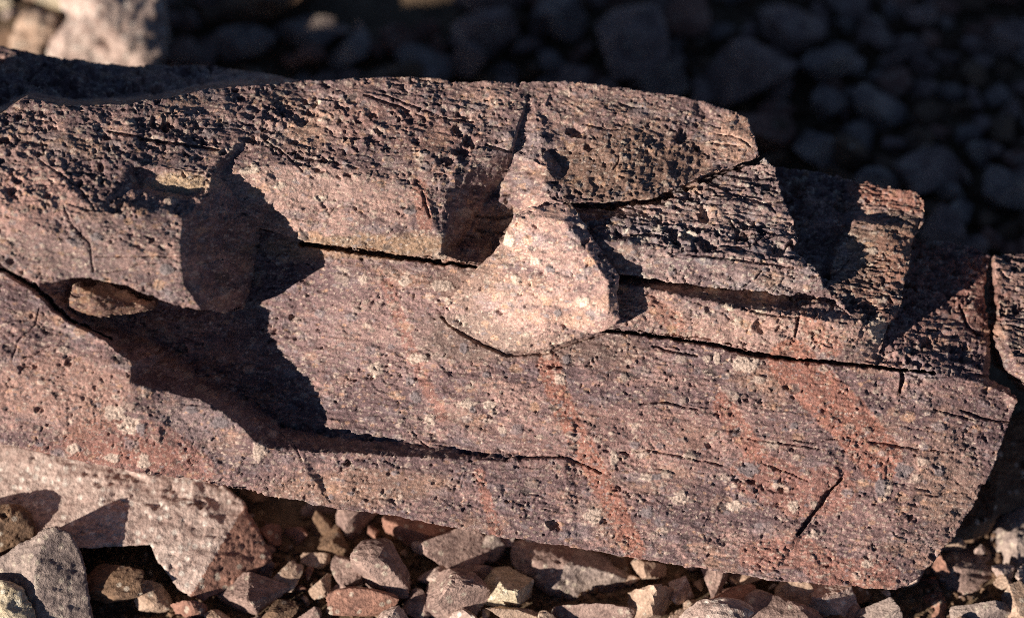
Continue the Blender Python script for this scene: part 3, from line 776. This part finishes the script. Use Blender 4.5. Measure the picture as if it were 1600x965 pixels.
def rock_verts(dims, sub, facets=13, rg=SR):
    d, f = SPH[sub]
    r = np.full(len(d), 1.25)
    for _ in range(facets):
        n = rg.normal(size=3); n /= np.linalg.norm(n)
        k = rg.uniform(0.38, 0.74); dt = d @ n
        r = np.where(dt > 0.05, np.minimum(r, k / np.maximum(dt, 0.05)), r)
    o = rg.uniform(0, 99, 3)
    m = max(dims)
    r = r * (1 + 0.09 * fbm(d[:, 0] * 1.6 + o[0], d[:, 1] * 1.6 + o[1], d[:, 2] * 1.6 + o[2], 4) + 0.07 * fbm(d[:, 0] * 6 + o[0], d[:, 1] * 7 + o[1], d[:, 2] * 7 + o[2], 3, 0.65))
    v = d * r[:, None] * np.array(dims)
    a = rg.uniform(0, 6.28); t = rg.normal(0, 0.22, 2)
    R = Matrix.Rotation(t[0], 3, 'X') @ Matrix.Rotation(t[1], 3, 'Y')
    return v @ np.array(R).T, f


def stone(x, y, rx, ry, rz, mat, label, group, sub=4, lift=0.45, facets=8):
    rz *= 1.3 if group == FRONT else 1.0
    v, f = rock_verts((rx, ry, rz), sub, facets)
    p = ground_hit(x, y, rz * lift)
    o = mesh_from('stone', v * UNIT, np.zeros((0, 4), int), f, MAT[mat], None, False)
    o.location = Vector(p)
    tag(o, label, 'stone', group)
    return o


HAND = [
    (185, 920, 58, 46, 24, 'brown', 'dark brown soil crusted stone between the peaked stone and the large pale stone', 'the dark crusted stone'),
    (235, 935, 26, 20, 20, 'tan', 'crumbly tan clod below the large pale stone', 'the tan clod'),
    (290, 952, 24, 16, 16, 'reddish', 'small reddish stone under the tip of the large pale stone', 'the small stone under the tip'),
    (395, 925, 46, 38, 30, 'mauve', 'pinkish block right of the broken end of the large pale stone', 'the pinkish block'),
    (487, 870, 21, 13, 14, 'tan', 'small tan flat stone alone in the dark gap under the boulder', 'the lone tan stone'),
    (538, 888, 27, 26, 24, 'mauve', 'rounded mauve pink stone right of the lone tan stone', 'the rounded mauve stone'),
    (502, 915, 15, 18, 16, 'tan', 'small orange tan stone below the lone tan stone', 'the orange tan stone'),
    (600, 898, 62, 40, 38, 'mauve', 'large purple angular stone with a pale spot, in the lower middle', 'the purple angular stone'),
    (640, 822, 52, 32, 26, 'reddish', 'brick red stone tucked under the lower edge of the boulder', 'the brick red stone'),
    (582, 832, 13, 11, 10, 'reddish', 'tiny red stone left of the brick red stone', 'the tiny red stone'),
    (725, 848, 60, 42, 36, 'mauve', 'large mauve lumpy stone right of the brick red stone', 'the lumpy mauve stone'),
    (672, 845, 22, 17, 14, 'pale pink', 'pink flat chip between the brick red stone and the lumpy stone', 'the pink flat chip'),
    (772, 862, 22, 18, 20, 'grey', 'small grey stone at the right of the lumpy mauve stone', 'the small grey stone'),
    (738, 898, 34, 15, 16, 'mauve', 'low mauve stone between the lumpy stone and the cream stone', 'the low mauve stone'),
    (796, 920, 46, 32, 30, 'cream', 'bright cream coloured granular stone, palest of all in the lower middle', 'the bright cream stone'),
    (700, 940, 52, 34, 30, 'mauve', 'dark mauve stone left of the bright cream stone', 'the dark mauve stone'),
    (815, 962, 50, 20, 22, 'tan', 'tan stone cut by the lower edge below the bright cream stone', 'the tan edge stone'),
    (930, 955, 48, 18, 22, 'mauve', 'pinkish mauve stone cut by the lower edge below the oval stone', 'the mauve edge stone'),
    (575, 950, 52, 20, 20, 'reddish', 'reddish stone at the lower edge below the purple angular stone', 'the reddish edge stone'),
    (440, 960, 32, 18, 16, 'brown', 'brown stone at the lower edge below the pinkish block', 'the brown edge stone'),
    (1120, 905, 22, 26, 24, 'mauve', 'tall narrow mauve stone standing under the boulder edge', 'the tall narrow stone'),
    (1158, 938, 38, 28, 28, 'reddish', 'rounded reddish stone in the lower right middle', 'the rounded reddish stone'),
    (1084, 955, 20, 16, 16, 'tan', 'small tan stone left of the rounded reddish stone', 'the small tan stone'),
    (1172, 905, 24, 12, 12, 'tan', 'tan flat flake above the rounded reddish stone', 'the tan flake'),
    (1235, 925, 30, 24, 22, 'tan', 'yellowish crumbly clod right of the rounded reddish stone', 'the yellowish clod'),
    (1297, 935, 48, 32, 28, 'pale pink', 'pink and grey stone under the lower right part of the boulder', 'the pink and grey stone'),
    (1378, 955, 46, 28, 26, 'grey', 'grey stone between the pink and grey stone and the tilted reddish stone', 'the plain grey stone'),
    (1545, 955, 42, 24, 24, 'grey', 'dark grey stone at the lower edge below the banded grey block', 'the dark grey stone'),
    (1590, 930, 26, 30, 24, 'tan', 'tan crumbly stone at the right edge below the grey stone', 'the tan crumbly stone'),
    (1575, 915, 18, 14, 14, 'tan', 'small tan stone between the banded block and the right edge', 'the little tan stone'),
]
for x, y, rx, ry, rz, mat, label, phrase in HAND:
    stone(x, y, rx * 1.18, ry * 1.18, rz * 1.15, mat, label, FRONT, 5 if max(rx, ry) > 30 else 4)
    LAND.append((x, y, phrase, rx))

HAND_BACK = [
    (15, 60, 40, 40, 40, 'brown', 'brown stone in shade at the left edge of the top', 'the brown stone at the top left', 'sunlit stones at the top left'),
    (55, 75, 26, 26, 26, 'tan', 'small bright stone left of the sunlit pinkish stone', 'the small bright stone', 'sunlit stones at the top left'),
    (280, 80, 40, 40, 30, 'mauve', 'mauve stone in shade just right of the sunlit pinkish stone', 'the shaded mauve stone', BACK),
    (545, 80, 50, 44, 28, 'grey', 'wedge shaped grey stone in shade above the boulder, left of centre', 'the shaded wedge', BACK),
    (655, 100, 52, 48, 40, 'grey', 'broad grey stone in shade just above the crest of the boulder', 'the broad shaded stone', BACK),
    (770, 55, 60, 60, 50, 'mauve', 'mauve stone in shade above the middle of the crest', 'the shaded mauve block', BACK),
    (890, 40, 62, 60, 50, 'grey', 'grey stone with a faint pale rim in shade at the top centre', 'the pale rimmed stone', BACK),
    (985, 85, 84, 80, 70, 'mauve', 'large dark stone in shade behind the right part of the crest', 'the large shaded stone', BACK),
    (1045, 130, 60, 52, 50, 'grey', 'rounded bluish grey stone in shade touching the crest at its right', 'the bluish stone', BACK),
    (1160, 115, 95, 70, 70, 'mauve', 'biggest stone in the shade, behind the right end of the upper slab', 'the biggest shaded stone', BACK),
    (1275, 100, 60, 56, 50, 'grey', 'round grey stone in shade right of the biggest shaded stone', 'the round shaded stone', BACK),
    (1290, 165, 38, 36, 30, 'grey', 'small lighter grey stone in shade behind the stepped right end', 'the lighter shaded stone', BACK),
    (1270, 230, 64, 50, 46, 'grey', 'angular stone in shade right behind the ledge', 'the angular shaded stone', BACK),
    (1340, 100, 32, 20, 20, 'pale pink', 'small pale flat stone in shade at the upper right', 'the pale flat stone', BACK),
    (1585, 60, 60, 50, 46, 'mauve', 'mauve stone in shade at the right edge of the top', 'the stone at the top right', BACK),
    (1500, 330, 34, 30, 30, 'grey', 'small bluish stone in shade above the far right slab', 'the small bluish stone', BACK),
    (1570, 300, 80, 60, 46, 'grey', 'wide stone in shade at the right edge above the far right slab', 'the wide shaded stone', BACK),
    (1220, 30, 75, 60, 56, 'mauve', 'dark mauve stone in shade at the top above the biggest shaded stone', 'the top mauve stone', BACK),
]
for x, y, rx, ry, rz, mat, label, phrase, grp in HAND_BACK:
    stone(x, y, rx, ry, rz, mat, label, grp, 4)
    LAND.append((x, y, phrase, rx))

# smaller stones fill the gaps
SKYLINE = [(-50, 60), (0, 72), (150, 98), (440, 120), (600, 118), (900, 128), (1090, 155), (1185, 230), (1345, 282), (1440, 300), (1446, 368), (1600, 395), (1700, 420)]
UNDER = [(-50, 680), (300, 750), (600, 803), (900, 855), (1200, 905), (1410, 922), (1490, 840), (1600, 800), (1700, 780)]
placed = [(l[0], l[1], l[3]) for l in LAND]
SHAPES = ['angular', 'flat', 'blocky', 'wedge shaped', 'rounded', 'lumpy', 'pointed', 'narrow']
seen = set()


def side(x, y, l):
    dx, dy = x - l[0], y - l[1]
    if abs(dx) > abs(dy): return 'right of' if dx > 0 else 'left of'
    return 'below' if dy > 0 else 'above'


def fill(n, box, size, mats, group, shade, sub, keep):
    made = 0; tries = 0
    while made < n and tries < n * 60:
        tries += 1
        x = SR.uniform(box[0], box[1]); y = SR.uniform(box[2], box[3])
        r = size[0] * (size[1] / size[0]) ** SR.random() ** 1.6
        if not keep(x, y): continue
        if any(math.hypot(x - a, (y - b) * 1.2) < (0.60 if group == FRONT else 0.47) * (r + c) for a, b, c in placed): continue
        placed.append((x, y, r)); made += 1
        q = SR.uniform(0.65, 1.0, 2)
        mat = mats[SR.integers(len(mats))]
        big = 'tiny' if r < 13 else 'small' if r < 24 else 'medium' if r < 45 else 'sizeable'
        shape = 'flat' if q[1] < 0.72 else 'narrow' if q[0] < 0.72 else 'blocky' if q[0] > 0.92 else 'angular'
        near = sorted(LAND, key=lambda l: math.hypot(x - l[0], y - l[1]))
        for tr in range(12):
            a, b = near[tr % 4], near[(tr + 1 + tr // 4) % 6]
            lab = f'{big} {shape} {mat} stone{shade} {side(x, y, a)} {a[2]}'
            if tr > 3: lab = f'{big} {mat} stone {side(x, y, a)} {a[2]} and {side(x, y, b)} {b[2]}'
            if lab not in seen and len(lab.split()) <= 16: break
        seen.add(lab)
        stone(x, y, r, r * q[0], r * q[1] * 0.8, mat, lab, group, sub, lift=0.35, facets=int(SR.integers(7, 11)))


def above(x, y):
    return y < np.interp(x, [p[0] for p in SKYLINE], [p[1] for p in SKYLINE]) + 14 and not (450 < x < 720 and y < 45)


def below(x, y):
    return y > np.interp(x, [p[0] for p in UNDER], [p[1] for p in UNDER]) - 10 and math.hypot((x - 440) / 40, (y - 790) / 30) > 1


fill(46, (-10, 1610, 745, 985), (24, 66), ['mauve', 'pale pink', 'reddish', 'mauve', 'tan', 'pale pink', 'brown'], FRONT, '', 4, below)
fill(40, (-10, 1610, 745, 985), (9, 18), ['tan', 'reddish', 'mauve', 'grey', 'pale pink', 'brown'], FRONT, '', 3, below)
fill(150, (240, 1620, -15, 400), (26, 115), ['mauve', 'brown', 'mauve', 'reddish', 'grey'], BACK, ' in shade', 3, above)
fill(10, (-20, 240, -20, 95), (18, 40), ['tan', 'pale pink', 'cream'], 'sunlit stones at the top left', '', 3, above)


def gravel():
    d, f = SPH[2]
    d1, f1 = sphere(1)
    V = []; F = []; n = 0
    for k in range(11000):
        front = k < 8000
        x = SR.uniform(-250, 1850); y = SR.uniform(735, 1120) if front else SR.uniform(-160, 400)
        r = SR.uniform(1.5, 7.0) if front else SR.uniform(5, 14)
        p = ground_hit(x, y, 0)
        if not (below(x, y) if front else above(x, y)): continue
        v = d1 * (1 + 0.25 * SR.normal(size=(len(d1), 1))) * r * SR.uniform(0.6, 1.1, 3)
        p[2] = 0.010 * float(fbm(np.array([p[0] / 0.12]), np.array([p[1] / 0.12]), np.zeros(1), 4)[0]) - 0.003 + 0.3 * r * UNIT
        V.append(v * UNIT + p); F.append(f1 + n); n += len(d1)
    o = mesh_from('gravel', np.concatenate(V), np.zeros((0, 4), int), np.concatenate(F), MAT['brown'], None, False)
    tag(o, kind='stuff')


gravel()
